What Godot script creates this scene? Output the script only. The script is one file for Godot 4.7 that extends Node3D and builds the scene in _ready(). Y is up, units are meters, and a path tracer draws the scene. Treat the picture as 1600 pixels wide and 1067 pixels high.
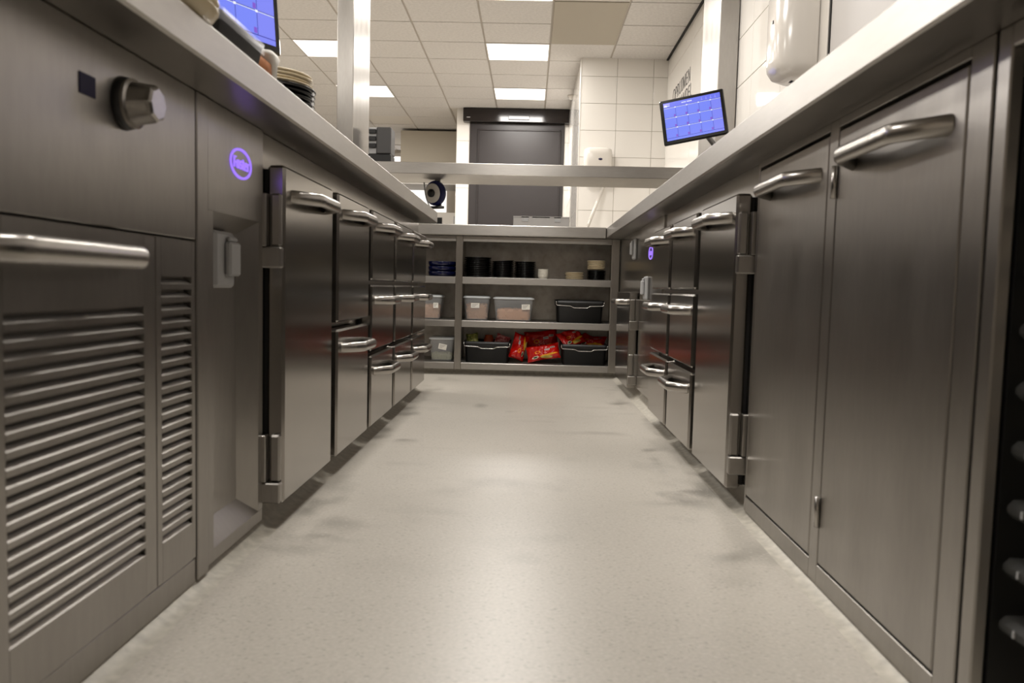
extends Node3D
# A stainless steel kitchen aisle seen from knee height, looking down -z. Units metres, y up.

var M := {}
var used_names := {}
var rng := RandomNumberGenerator.new()

# ------------------------------------------------------------------ naming
func numbered(called: String) -> String:
	var n: int = used_names.get(called, 0)
	used_names[called] = n + 1
	return called if n == 0 else "%s_%03d" % [called, n]

func thing(called: String, label: String, category: String, at := Vector3.ZERO, group := "") -> Node3D:
	var o := Node3D.new()
	o.name = numbered(called)
	add_child(o)
	o.position = at
	o.set_meta("label", label)
	o.set_meta("category", category)
	if group != "":
		o.set_meta("group", group)
	return o

func tag(o: Node3D, label: String, category: String, group := "") -> Node3D:
	o.set_meta("label", label)
	o.set_meta("category", category)
	if group != "":
		o.set_meta("group", group)
	return o

func put(st: SurfaceTool, called: String, mat: Material, parent: Node3D = self) -> MeshInstance3D:
	st.generate_normals()
	var o := MeshInstance3D.new()
	o.mesh = st.commit()
	o.material_override = mat
	if parent == self:
		o.name = numbered(called)
		add_child(o)
	else:
		o.name = called
		parent.add_child(o, true)
	return o

func place(mesh: Mesh, called: String, mat: Material, parent: Node3D, xf: Transform3D) -> MeshInstance3D:
	var o := MeshInstance3D.new()
	o.mesh = mesh
	o.material_override = mat
	o.transform = xf
	if parent == self:
		o.name = numbered(called)
		add_child(o)
	else:
		o.name = called
		parent.add_child(o, true)
	return o

func structure(st: SurfaceTool, called: String, mat: Material) -> MeshInstance3D:
	var o := put(st, called, mat)
	o.set_meta("kind", "structure")
	return o

# ------------------------------------------------------------------ shapes
func mb(smooth := false) -> SurfaceTool:
	var st := SurfaceTool.new()
	st.begin(Mesh.PRIMITIVE_TRIANGLES)
	st.set_smooth_group(0 if smooth else -1)
	return st

func uv_of(p: Vector3, n: Vector3) -> Vector2:
	var a := n.abs()
	if a.x >= a.y and a.x >= a.z:
		return Vector2(p.z, p.y)
	if a.z >= a.y:
		return Vector2(p.x, p.y)
	return Vector2(p.x, p.z)

func vtx(st: SurfaceTool, p: Vector3, uv: Vector2) -> void:
	st.set_uv(uv)
	st.add_vertex(p)

# corners counter-clockwise seen from outside
func quad(st: SurfaceTool, a: Vector3, b: Vector3, c: Vector3, d: Vector3, uvs := []) -> void:
	var n := (b - a).cross(c - a)
	var u := uvs
	if u.is_empty():
		u = [uv_of(a, n), uv_of(b, n), uv_of(c, n), uv_of(d, n)]
	vtx(st, a, u[0]); vtx(st, c, u[2]); vtx(st, b, u[1])
	vtx(st, a, u[0]); vtx(st, d, u[3]); vtx(st, c, u[2])

func tri(st: SurfaceTool, a: Vector3, b: Vector3, c: Vector3) -> void:
	var n := (b - a).cross(c - a)
	vtx(st, a, uv_of(a, n)); vtx(st, c, uv_of(c, n)); vtx(st, b, uv_of(b, n))

# box between two corners with chamfered edges
func bx(st: SurfaceTool, lo: Vector3, hi: Vector3, ch := 0.0) -> void:
	var l := Vector3(minf(lo.x, hi.x), minf(lo.y, hi.y), minf(lo.z, hi.z))
	var h := Vector3(maxf(lo.x, hi.x), maxf(lo.y, hi.y), maxf(lo.z, hi.z))
	var c := (l + h) * 0.5
	var e := (h - l) * 0.5
	var k := minf(ch, minf(e.x, minf(e.y, e.z)) * 0.9)
	var i := e - Vector3(k, k, k)
	for ax in 3:
		for s in [-1.0, 1.0]:
			var b1 := (ax + 1) % 3
			var b2 := (ax + 2) % 3
			var q := []
			for t in [[-1, -1], [1, -1], [1, 1], [-1, 1]]:
				var p := Vector3.ZERO
				p[ax] = s * e[ax]
				p[b1] = t[0] * i[b1]
				p[b2] = t[1] * i[b2]
				q.append(c + p)
			if s > 0:
				quad(st, q[0], q[1], q[2], q[3])
			else:
				quad(st, q[3], q[2], q[1], q[0])
	if k <= 0.0:
		return
	for ax in 3:
		var b1 := (ax + 1) % 3
		var b2 := (ax + 2) % 3
		for s1 in [-1.0, 1.0]:
			for s2 in [-1.0, 1.0]:
				var p := []
				for t in [-1.0, 1.0]:
					var a := Vector3.ZERO
					a[ax] = t * i[ax]; a[b1] = s1 * e[b1]; a[b2] = s2 * i[b2]
					var b := Vector3.ZERO
					b[ax] = t * i[ax]; b[b1] = s1 * i[b1]; b[b2] = s2 * e[b2]
					p.append([c + a, c + b])
				if s1 * s2 > 0:
					quad(st, p[0][0], p[1][0], p[1][1], p[0][1]) if false else quad(st, p[0][0], p[0][1], p[1][1], p[1][0])
					pass
				else:
					quad(st, p[0][1], p[0][0], p[1][0], p[1][1])
	for sx in [-1.0, 1.0]:
		for sy in [-1.0, 1.0]:
			for sz in [-1.0, 1.0]:
				var a := c + Vector3(sx * e.x, sy * i.y, sz * i.z)
				var b := c + Vector3(sx * i.x, sy * e.y, sz * i.z)
				var d := c + Vector3(sx * i.x, sy * i.y, sz * e.z)
				if sx * sy * sz > 0:
					tri(st, a, b, d)
				else:
					tri(st, a, d, b)

func box_part(called: String, lo: Vector3, hi: Vector3, mat: Material, parent: Node3D = self, ch := 0.0015) -> MeshInstance3D:
	var st := mb()
	bx(st, lo, hi, ch)
	return put(st, called, mat, parent)

# elliptical tube along a path; up is the direction of ry
func tube(st: SurfaceTool, path: Array, rx: float, ry: float, sides := 12, up := Vector3.UP, capped := true) -> void:
	var rings := []
	for i in path.size():
		var a: Vector3 = path[maxi(i - 1, 0)]
		var b: Vector3 = path[mini(i + 1, path.size() - 1)]
		var t := (b - a).normalized()
		var s := t.cross(up).normalized()
		if s.length() < 0.1:
			s = t.cross(Vector3.RIGHT).normalized()
		var u := s.cross(t).normalized()
		var ring := []
		for k in sides:
			var an := TAU * k / sides
			ring.append(path[i] + s * cos(an) * rx + u * sin(an) * ry)
		rings.append(ring)
	for i in rings.size() - 1:
		for k in sides:
			var k2 := (k + 1) % sides
			var v0 := float(i) * 0.1
			quad(st, rings[i][k], rings[i][k2], rings[i + 1][k2], rings[i + 1][k], [Vector2(v0, float(k) / sides), Vector2(v0, float(k + 1) / sides), Vector2(v0 + 0.1, float(k + 1) / sides), Vector2(v0 + 0.1, float(k) / sides)])
	if capped:
		for e in [0, rings.size() - 1]:
			var mid: Vector3 = path[e]
			for k in sides:
				var k2 := (k + 1) % sides
				if e == 0:
					tri(st, mid, rings[e][k2], rings[e][k])
				else:
					tri(st, mid, rings[e][k], rings[e][k2])

# rounds the corners of a polyline
func rounded(pts: Array, r: float, steps := 4) -> Array:
	var out := [pts[0]]
	for i in range(1, pts.size() - 1):
		var p: Vector3 = pts[i]
		var a: Vector3 = pts[i - 1]
		var b: Vector3 = pts[i + 1]
		var ra := minf(r, (a - p).length() * 0.45)
		var rb := minf(r, (b - p).length() * 0.45)
		var q0 := p + (a - p).normalized() * ra
		var q1 := p + (b - p).normalized() * rb
		for k in steps + 1:
			var t := float(k) / steps
			out.append(q0.lerp(p, t).lerp(p.lerp(q1, t), t))
	out.append(pts[-1])
	return out

# lathe round y; profile points (radius, y) from bottom centre outward and up
func lathe(st: SurfaceTool, prof: Array, segs := 28, at := Vector3.ZERO) -> void:
	for i in prof.size() - 1:
		for k in segs:
			var a0 := TAU * k / segs
			var a1 := TAU * (k + 1) / segs
			var p: Vector2 = prof[i]
			var q: Vector2 = prof[i + 1]
			var v := [Vector3(p.x * cos(a0), p.y, p.x * sin(a0)), Vector3(p.x * cos(a1), p.y, p.x * sin(a1)), Vector3(q.x * cos(a1), q.y, q.x * sin(a1)), Vector3(q.x * cos(a0), q.y, q.x * sin(a0))]
			var u := [Vector2(float(k) / segs, p.y), Vector2(float(k + 1) / segs, p.y), Vector2(float(k + 1) / segs, q.y), Vector2(float(k) / segs, q.y)]
			if q.x < 1e-6:
				vtx(st, at + v[0], u[0]); vtx(st, at + v[1], u[1]); vtx(st, at + v[3], u[3])
			elif p.x < 1e-6:
				vtx(st, at + v[0], u[0]); vtx(st, at + v[2], u[2]); vtx(st, at + v[3], u[3])
			else:
				quad(st, at + v[0], at + v[3], at + v[2], at + v[1], [u[0], u[3], u[2], u[1]])

# rounded rectangle ring
func rring(y: float, w: float, d: float, r: float, at: Vector3, n := 4) -> Array:
	var out := []
	for c in 4:
		var sx := 1.0 if c in [0, 3] else -1.0
		var sz := 1.0 if c in [0, 1] else -1.0
		var mid := Vector3(sx * (w / 2 - r), y, sz * (d / 2 - r))
		for k in n + 1:
			var an := PI / 2 * (c + float(k) / n)
			out.append(at + mid + Vector3(cos(an) * r, 0, sin(an) * r))
	return out

# loft of rounded rectangles: each section [y, width, depth, radius]
func loft(st: SurfaceTool, secs: Array, at := Vector3.ZERO, cap_low := true, cap_high := true) -> void:
	var rings := []
	for s in secs:
		rings.append(rring(s[0], s[1], s[2], s[3], at))
	var m: int = rings[0].size()
	for i in rings.size() - 1:
		for k in m:
			var k2 := (k + 1) % m
			quad(st, rings[i][k2], rings[i][k], rings[i + 1][k], rings[i + 1][k2])
	for e in [[cap_low, 0], [cap_high, rings.size() - 1]]:
		if e[0]:
			var r: Array = rings[e[1]]
			var mid := Vector3.ZERO
			for p in r:
				mid += p
			mid /= m
			for k in m:
				if e[1] == 0:
					tri(st, mid, r[k], r[(k + 1) % m])
				else:
					tri(st, mid, r[(k + 1) % m], r[k])

# prism of a polygon in the x-y plane pushed along z, then placed
func prism(st: SurfaceTool, poly: PackedVector2Array, z0: float, z1: float, xf := Transform3D.IDENTITY) -> void:
	var idx := Geometry2D.triangulate_polygon(poly)
	for i in range(0, idx.size(), 3):
		var a := poly[idx[i]]
		var b := poly[idx[i + 1]]
		var c := poly[idx[i + 2]]
		if (b - a).cross(c - a) < 0:
			var t := b; b = c; c = t
		tri(st, xf * Vector3(a.x, a.y, z1), xf * Vector3(b.x, b.y, z1), xf * Vector3(c.x, c.y, z1))
		tri(st, xf * Vector3(a.x, a.y, z0), xf * Vector3(c.x, c.y, z0), xf * Vector3(b.x, b.y, z0))
	var n := poly.size()
	var ccw := not Geometry2D.is_polygon_clockwise(poly)
	for i in n:
		var a := poly[i]
		var b := poly[(i + 1) % n]
		if not ccw:
			var t := a; a = b; b = t
		quad(st, xf * Vector3(a.x, a.y, z0), xf * Vector3(b.x, b.y, z0), xf * Vector3(b.x, b.y, z1), xf * Vector3(a.x, a.y, z1))

func text_mesh(words: String, size: float, depth: float) -> TextMesh:
	var f := SystemFont.new()
	f.font_names = PackedStringArray(["Droid Sans"])
	var t := TextMesh.new()
	t.font = f
	t.text = words
	t.font_size = 64
	t.pixel_size = size / 64.0
	t.depth = depth
	return t

# ------------------------------------------------------------------ materials
func noise_image(sz: int, freq: float, octaves: int, seed_: int, lo: Color, hi: Color, power := 1.0) -> ImageTexture:
	var n := FastNoiseLite.new()
	n.noise_type = FastNoiseLite.TYPE_SIMPLEX_SMOOTH
	n.seed = seed_
	n.frequency = freq
	n.fractal_octaves = octaves
	var g := n.get_seamless_image(sz, sz)
	var im := Image.create(sz, sz, false, Image.FORMAT_RGB8)
	for y in sz:
		for x in sz:
			im.set_pixel(x, y, lo.lerp(hi, pow(g.get_pixel(x, y).r, power)))
	return ImageTexture.create_from_image(im)

func mat(called: String, col: Color, rough := 0.5, metal := 0.0) -> StandardMaterial3D:
	var m := StandardMaterial3D.new()
	m.resource_name = called
	m.albedo_color = col
	m.roughness = rough
	m.metallic = metal
	M[called] = m
	return m

func tri_tex(m: StandardMaterial3D, scale: Vector3) -> void:
	m.uv1_triplanar = true
	m.uv1_world_triplanar = true
	m.uv1_scale = scale
	m.uv1_triplanar_sharpness = 8.0

func make_materials() -> void:
	# brushed stainless steel: fine vertical grain, smudged gloss
	var grain := noise_image(256, 0.11, 3, 3, Color(0.965, 0.965, 0.965), Color(1, 1, 1))
	var smudge := noise_image(256, 0.014, 4, 5, Color(0.80, 0.80, 0.80), Color(1, 1, 1))
	# one metal, three finishes: polished fridge fronts, satin sheet, cross-brushed worktops
	var metal := Color(0.66, 0.645, 0.625)
	var s := mat("steel_polished", metal, 0.21, 1.0)
	s.anisotropy_enabled = true
	s.anisotropy = 0.6
	var sf := mat("steel_satin", metal, 0.40, 1.0)
	sf.albedo_texture = grain
	sf.roughness_texture = smudge
	tri_tex(sf, Vector3(2.2, 0.5, 2.2))
	sf.anisotropy_enabled = true
	sf.anisotropy = 0.7
	var st := mat("steel_cross_brushed", metal, 0.40, 1.0)
	st.albedo_texture = grain
	st.roughness_texture = smudge
	tri_tex(st, Vector3(0.5, 2.5, 0.5))
	st.anisotropy_enabled = true
	st.anisotropy = -0.6
	var sb := mat("steel_stained", metal, 0.36, 1.0)
	sb.albedo_texture = noise_image(256, 0.03, 5, 8, Color(0.80, 0.79, 0.77), Color(1, 1, 1), 0.5)
	tri_tex(sb, Vector3(1.6, 1.6, 1.6))
	mat("steel_handle", metal, 0.27, 1.0)
	mat("steel_dull", metal, 0.5, 1.0)
	mat("rubber", Color(0.03, 0.03, 0.03), 0.6)
	# resin floor: speckled, with worn and scuffed patches
	var f := mat("floor", Color(1, 1, 1), 0.34)
	f.albedo_texture = floor_texture()
	f.uv1_scale = Vector3(1 / 5.2, 1 / 5.2, 1)
	var c := mat("cove", Color(1, 1, 1), 0.45)
	c.albedo_texture = noise_image(512, 0.05, 5, 31, Color(0.60, 0.58, 0.54), Color(0.73, 0.71, 0.66))
	tri_tex(c, Vector3(1.3, 1.3, 1.3))
	mat("wall", Color(0.86, 0.83, 0.79), 0.6)
	mat("tile", Color(0.86, 0.845, 0.82), 0.05)
	mat("plain_panel", Color(0.68, 0.665, 0.65), 0.5)
	mat("grout", Color(0.66, 0.63, 0.58), 0.8)
	mat("trim", Color(0.8, 0.78, 0.75), 0.4)
	mat("dark_joint", Color(0.05, 0.045, 0.04), 0.7)
	mat("ceiling", Color(0.8, 0.78, 0.75), 0.9)
	var ct := mat("ceiling_tile", Color(0.82, 0.805, 0.79), 0.9)
	ct.albedo_texture = noise_image(256, 0.08, 3, 12, Color(0.93, 0.93, 0.93), Color(1, 1, 1))
	tri_tex(ct, Vector3(1.5, 1.5, 1.5))
	mat("ceiling_bar", Color(0.66, 0.63, 0.59), 0.6)
	mat("vent_panel", Color(0.66, 0.63, 0.575), 0.6)
	var lp := mat("light_panel", Color(0.95, 0.95, 0.95), 0.5)
	lp.emission_enabled = true
	lp.emission = Color(1.0, 0.97, 0.95)
	lp.emission_energy_multiplier = 3.0
	mat("door_brown", Color(0.115, 0.085, 0.08), 0.40)
	mat("door_operator", Color(0.09, 0.065, 0.058), 0.14)
	mat("black_gloss", Color(0.012, 0.012, 0.013), 0.12)
	mat("black_plastic", Color(0.03, 0.03, 0.032), 0.42)
	mat("black_plate", Color(0.018, 0.017, 0.016), 0.2)
	mat("cream_plate", Color(0.80, 0.74, 0.62), 0.25)
	mat("white_plate", Color(0.85, 0.83, 0.78), 0.25)
	mat("blue_plate", Color(0.025, 0.05, 0.20), 0.15)
	mat("white_plastic", Color(0.79, 0.77, 0.74), 0.18)
	mat("grey_plastic", Color(0.62, 0.62, 0.62), 0.4)
	mat("grey_case", Color(0.22, 0.215, 0.215), 0.4)
	mat("pale_case", Color(0.62, 0.61, 0.60), 0.45)
	mat("silver_wire", Color(0.85, 0.84, 0.82), 0.25, 1.0)
	mat("paper", Color(0.88, 0.87, 0.84), 0.8)
	mat("bread", Color(0.58, 0.36, 0.20), 0.8)
	mat("blue_hose", Color(0.02, 0.05, 0.30), 0.35)
	mat("ink", Color(0.10, 0.095, 0.09), 0.6)
	mat("indigo", Color(0.07, 0.05, 0.22), 0.65)
	var tp := mat("frosted", Color(0.82, 0.83, 0.84, 0.32), 0.32)
	tp.transparency = BaseMaterial3D.TRANSPARENCY_ALPHA
	var lid := mat("frosted_lid", Color(0.85, 0.87, 0.88, 0.8), 0.35)
	lid.transparency = BaseMaterial3D.TRANSPARENCY_ALPHA
	var film := mat("film", Color(0.95, 0.95, 0.97, 0.16), 0.28)
	film.transparency = BaseMaterial3D.TRANSPARENCY_ALPHA
	var run := mat("runner", Color(0.30, 0.30, 0.29, 0.35), 0.35)
	run.transparency = BaseMaterial3D.TRANSPARENCY_ALPHA
	for a in [["pack_green", Color(0.25, 0.33, 0.08), Color(0.95, 0.9, 0.55), 44], ["pack_pink", Color(0.62, 0.06, 0.10), Color(0.95, 0.78, 0.76), 45], ["pack_orange", Color(0.62, 0.20, 0.03), Color(0.75, 0.33, 0.05), 46]]:
		var m := mat(a[0], Color.WHITE, 0.4)
		m.albedo_texture = noise_image(128, 0.06, 2, a[3], a[1], a[2])
		tri_tex(m, Vector3(5.5, 5.5, 5.5))
	mat("food_brown", Color(0.70, 0.53, 0.38), 0.6)
	mat("food_peach", Color(0.80, 0.60, 0.44), 0.6)
	mat("food_green", Color(0.62, 0.62, 0.50), 0.6)
	var bag := mat("bag", Color.WHITE, 0.2)
	bag.albedo_texture = bag_texture()
	mat("bag_plain", Color(0.80, 0.06, 0.03), 0.2)
	var lb := mat("sticker", Color.WHITE, 0.7)
	lb.albedo_texture = sticker_texture()
	var scr := mat("screen", Color(0.02, 0.02, 0.03), 0.15)
	scr.emission_enabled = true
	scr.emission = Color.WHITE
	scr.emission_operator = BaseMaterial3D.EMISSION_OP_MULTIPLY
	scr.emission_texture = screen_texture()
	scr.emission_energy_multiplier = 1.5
	var lg := mat("logo_light", Color(0.2, 0.1, 0.4), 0.4)
	lg.emission_enabled = true
	lg.emission = Color(0.62, 0.47, 1.0)
	lg.emission_energy_multiplier = 1.7
	var wn := mat("window_glow", Color(0.9, 0.9, 0.9), 0.5)
	wn.emission_enabled = true
	wn.emission = Color(1, 0.98, 0.96)
	wn.emission_energy_multiplier = 1.6

# speckled resin, 5.2 m across; dirt lies where the photograph shows it
func floor_texture() -> ImageTexture:
	var sz := 2048
	var half := 512
	var big := FastNoiseLite.new()
	big.seed = 9
	big.frequency = 0.008
	big.fractal_octaves = 4
	var a := big.get_seamless_image(half, half)
	a.convert(Image.FORMAT_L8)
	var ad := a.get_data()
	var fine := FastNoiseLite.new()
	fine.seed = 10
	fine.frequency = 0.28
	fine.fractal_octaves = 2
	var b := fine.get_seamless_image(half, half)
	b.convert(Image.FORMAT_L8)
	var bd := b.get_data()
	var dirt := PackedFloat32Array()
	dirt.resize(half * half)
	# stains: x, z, half width, half length, strength
	var spots := []
	rng.seed = 31
	for k in 46:
		var side := -1.0 if k % 2 == 0 else 1.0
		spots.append([side * rng.randf_range(0.42, 0.53) - 0.01, -rng.randf_range(1.2, 4.5), rng.randf_range(0.02, 0.09), rng.randf_range(0.03, 0.14), rng.randf_range(0.15, 0.45)])
	for k in 30:
		spots.append([rng.randf_range(-0.4, 0.4), -rng.randf_range(1.4, 4.5), rng.randf_range(0.03, 0.22), rng.randf_range(0.015, 0.06), rng.randf_range(0.06, 0.2)])
	spots.append([-0.08, -3.3, 0.035, 0.03, 0.5]); spots.append([-0.22, -3.45, 0.02, 0.05, 0.5]); spots.append([0.4, -1.95, 0.04, 0.05, 0.35])
	for s in spots:
		var px := 5.2 / half
		for dz in range(int(-s[3] * 2 / px), int(s[3] * 2 / px) + 1):
			for dx in range(int(-s[2] * 2 / px), int(s[2] * 2 / px) + 1):
				var cx := posmod(int((s[0] / 5.2) * half) + dx, half)
				var cy := posmod(int((s[1] / 5.2) * half) + dz, half)
				var r := Vector2(dx * px / s[2], dz * px / s[3]).length()
				var n: float = ad[((cy * 5) % half) * half + (cx * 5) % half] / 255.0
				var v: float = clampf((1.15 - r) * 0.6 + (n - 0.5) * 1.4, 0, 1) * s[4]
				dirt[cy * half + cx] = minf(0.6, dirt[cy * half + cx] + v * (1.0 if r < 2.0 else 0.0))
	var out := PackedByteArray()
	out.resize(sz * sz * 3)
	var at := 0
	for y in sz:
		var ry := (y % half) * half
		var dy := (y / 4) * half
		for x in sz:
			var t: float = ad[dy + x / 4] * 0.0021 + bd[ry + x % half] * 0.0024 - 0.1
			var m: float = 1.0 - dirt[dy + x / 4] * 0.45
			out[at] = int(clampf((158.0 + 30.0 * t) * m, 0, 255))
			out[at + 1] = int(clampf((153.0 + 29.0 * t) * m, 0, 255))
			out[at + 2] = int(clampf((144.0 + 28.0 * t) * m - 4.0 * (1.0 - m), 0, 255))
			at += 3
	var im := Image.create_from_data(sz, sz, false, Image.FORMAT_RGB8, out)
	rng.seed = 77
	for k in 110000:
		var v := rng.randf()
		im.fill_rect(Rect2i(rng.randi() % (sz - 2), rng.randi() % (sz - 2), 1 + rng.randi() % 2, 1), Color(0.565, 0.548, 0.512) if v < 0.55 else Color(0.715, 0.70, 0.665))
	return ImageTexture.create_from_image(im)

func screen_texture() -> ImageTexture:
	var w := 512
	var h := 384
	var im := Image.create(w, h, false, Image.FORMAT_RGB8)
	im.fill(Color(0.47, 0.53, 0.98))
	im.fill_rect(Rect2i(0, 0, w, 50), Color(0.43, 0.47, 0.95))
	im.fill_rect(Rect2i(422, 50, 90, 334), Color(0.50, 0.53, 0.97))
	for r in 3:
		var y := 54 + r * 102
		im.fill_rect(Rect2i(0, y, w, 4), Color(0.85, 0.88, 1.0))
		im.fill_rect(Rect2i(0, y - 3, w, 3), Color(0.22, 0.24, 0.55))
		for c in 4:
			var x := 104 + c * 106
			im.fill_rect(Rect2i(x, y, 3, 102), Color(0.25, 0.27, 0.60))
			im.fill_rect(Rect2i(x - 6, y - 3, 12, 10), Color(1, 1, 1))
			im.fill_rect(Rect2i(x - 18, y + 72, 16, 24), Color(0.50, 0.34, 0.80))
	im.fill_rect(Rect2i(0, 358, w, 4), Color(0.24, 0.25, 0.6))
	im.fill_rect(Rect2i(165, 18, 42, 11), Color(0.82, 0.84, 1)); im.fill_rect(Rect2i(214, 18, 46, 11), Color(0.85, 0.86, 1))
	im.fill_rect(Rect2i(4, 8, 56, 12), Color(0.74, 0.70, 0.98)); im.fill_rect(Rect2i(4, 24, 30, 16), Color(1, 1, 1)); im.fill_rect(Rect2i(36, 28, 22, 8), Color(0.9, 0.9, 1))
	for k in 4:
		im.fill_rect(Rect2i(345 + k * 40, 14, 5, 26), Color(0.62, 0.62, 1)); im.fill_rect(Rect2i(338 + k * 40, 36, 18, 4), Color(0.62, 0.62, 1))
	return ImageTexture.create_from_image(im)

func bag_texture() -> ImageTexture:
	var w := 256
	var im := Image.create(w, w, false, Image.FORMAT_RGB8)
	im.fill(Color(0.76, 0.06, 0.03))
	for y in w:
		for x in w:
			var p := Vector2(x, y)
			var d := p.distance_to(Vector2(84, 128))
			if d > 14 and d < 25:
				im.set_pixel(x, y, Color(0.95, 0.55, 0.08))
			var e := Vector2((x - 170) / 74.0, (y - 192 + (x - 170) * 0.25) / 15.0)
			if e.length() < 1.0:
				im.set_pixel(x, y, Color(0.93, 0.66, 0.12))
			var g := Vector2((x - 150) / 46.0, (y - 226) / 20.0)
			if g.length() < 1.0:
				im.set_pixel(x, y, Color(0.80, 0.72, 0.36))
			var q := Vector2((x - 62) / 28.0, (y - 206) / 20.0)
			if q.length() < 1.0:
				im.set_pixel(x, y, Color(0.86, 0.83, 0.74) if q.length() > 0.6 else Color(0.15, 0.30, 0.16))
	im.fill_rect(Rect2i(142, 84, 42, 28), Color(0.92, 0.9, 0.88))
	for k in 9:
		im.fill_rect(Rect2i(146 + k * 4, 88, 2, 18), Color(0.1, 0.1, 0.1))
	im.fill_rect(Rect2i(190, 66, 38, 26), Color(0.75, 0.73, 0.7))
	for k in 8:
		im.fill_rect(Rect2i(193 + k * 4, 69, 2, 18), Color(0.14, 0.14, 0.14))
	rng.seed = 5
	for k in 30:
		im.fill_rect(Rect2i(70 + rng.randi() % 80, 120 + rng.randi() % 60, 4, 3), Color(0.98, 0.85, 0.8))
	return ImageTexture.create_from_image(im)

func sticker_texture() -> ImageTexture:
	var im := Image.create(64, 40, false, Image.FORMAT_RGB8)
	im.fill(Color(0.93, 0.92, 0.89))
	for k in 3:
		im.fill_rect(Rect2i(8, 8 + k * 9, 44 - k * 10, 3), Color(0.55, 0.54, 0.52))
	return ImageTexture.create_from_image(im)

# ------------------------------------------------------------------ kitchen fittings
# side is -1 for the left run, +1 for the right run; d is the distance from the camera along -z
func face(side: float, xf: float, deep: float, d0: float, d1: float, y0: float, y1: float, called: String, m: Material, parent: Node3D, ch := 0.002) -> MeshInstance3D:
	return box_part(called, Vector3(side * xf, y0, -d0), Vector3(side * (xf + deep), y1, -d1), m, parent, ch)

func bow_handle(side: float, xf: float, d0: float, d1: float, y: float, parent: Node3D, out := 0.046, ry := 0.0145, rx := 0.011) -> void:
	var st := mb(true)
	var s := side
	var pts := [Vector3(s * (xf + 0.006), y, -d0 + 0.004), Vector3(s * (xf - out), y, -d0 - 0.062), Vector3(s * (xf - out), y, -d1 + 0.062), Vector3(s * (xf + 0.006), y, -d1 - 0.004)]
	tube(st, rounded(pts, 0.009, 3), rx, ry, 18)
	put(st, "handle", M.steel_handle, parent)

func hinge(side: float, xf: float, d: float, y0: float, y1: float, parent: Node3D) -> void:
	# knuckle on the door's edge, leaf on the carcass, block below
	var h := mb()
	bx(h, Vector3(side * (xf + 0.004), y0 + 0.045, -d + 0.016), Vector3(side * (xf + 0.026), y1, -d), 0.004)
	var k := put(h, "hinge", M.steel_satin, parent)
	box_part("hinge_block", Vector3(side * (xf + 0.002), y0, -d + 0.022), Vector3(side * (xf + 0.046), y0 + 0.044, -d), M.steel_satin, k, 0.003)
	box_part("hinge_leaf", Vector3(side * (xf + 0.032), y0 + 0.045, -d + 0.024), Vector3(side * (xf + 0.046), y1, -d + 0.002), M.steel_satin, k, 0.002)

# drawer or door front standing proud of the carcass, with a dark seal behind it
func fridge_front(side: float, xf: float, d0: float, d1: float, y0: float, y1: float, called: String, parent: Node3D, handle_y: float) -> MeshInstance3D:
	var o := face(side, xf, 0.038, d0, d1, y0, y1, called, M.steel_polished, parent, 0.006)
	face(side, xf + 0.038, 0.008, d0 + 0.008, d1 - 0.008, y0 + 0.008, y1 - 0.008, "seal", M.rubber, o, 0.0)
	var mid := (d0 + d1) / 2 - 0.015
	bow_handle(side, xf, mid - 0.135, mid + 0.135, handle_y, o)
	return o

func oval_ring(side: float, xf: float, d: float, y: float, a: float, b: float, parent: Node3D) -> Node3D:
	var st := mb(true)
	var n := 40
	for k in n:
		var q := []
		for e in [[k, 1.0], [k + 1, 1.0], [k + 1, 0.915], [k, 0.915]]:
			var an := TAU * float(e[0]) / n
			var g: float = e[1]
			var kb := b * (1.0 if g == 1.0 else (b - a * 0.085) / b)
			q.append(Vector3(side * (xf - 0.0025), y + sin(an) * kb, -d + cos(an) * a * g))
		var back := []
		for p in q:
			back.append(p + Vector3(side * 0.004, 0, 0))
		quad(st, q[0], q[1], q[2], q[3])
		quad(st, q[1], q[0], back[0], back[1])
		quad(st, q[3], q[2], back[2], back[3])
	return put(st, "logo_light", M.logo_light, parent)

func logo(side: float, xf: float, d: float, y: float, parent: Node3D) -> void:
	var ring := oval_ring(side, xf, d, y, 0.054, 0.029, parent)
	ring.set_meta("label", "glowing violet oval badge reading Foster")
	var b := Basis(Vector3.UP, PI / 2 if side < 0 else -PI / 2)
	place(text_mesh("Foster", 0.029, 0.003), "logo_light_letters", M.logo_light, ring, Transform3D(b, Vector3(side * (xf - 0.002), y, -d)))

func wall_socket(side: float, xf: float, d: float, y: float, called: String, label: String) -> void:
	var t := thing(called, label, "switch", Vector3(side * xf, y, -d))
	var st := mb()
	bx(st, Vector3(0, -0.053, -0.046), Vector3(-side * 0.014, 0.053, 0.046), 0.006)
	put(st, "back_plate", M.grey_plastic, t)
	var c := mb()
	bx(c, Vector3(-side * 0.014, -0.03, -0.044), Vector3(-side * 0.027, 0.034, 0.008), 0.004)
	put(c, "cover", M.grey_plastic, t)
	var h := mb()
	bx(h, Vector3(-side * 0.014, 0.034, -0.040), Vector3(-side * 0.022, 0.044, 0.0), 0.003)
	put(h, "cover_hinge", M.grey_plastic, t)

# a pressed louvre: flat face, top edge folded inward
func slat_mesh(side: float, len_: float, pitch: float) -> Mesh:
	var st := mb()
	var s := side
	var prof := PackedVector2Array([Vector2(0, 0), Vector2(0, pitch - 0.0120), Vector2(s * 0.0095, pitch - 0.0045), Vector2(s * 0.0105, pitch - 0.0058), Vector2(s * 0.002, pitch - 0.0135), Vector2(s * 0.002, 0)])
	prism(st, prof, -len_, 0)
	st.generate_normals()
	return st.commit()

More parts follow.
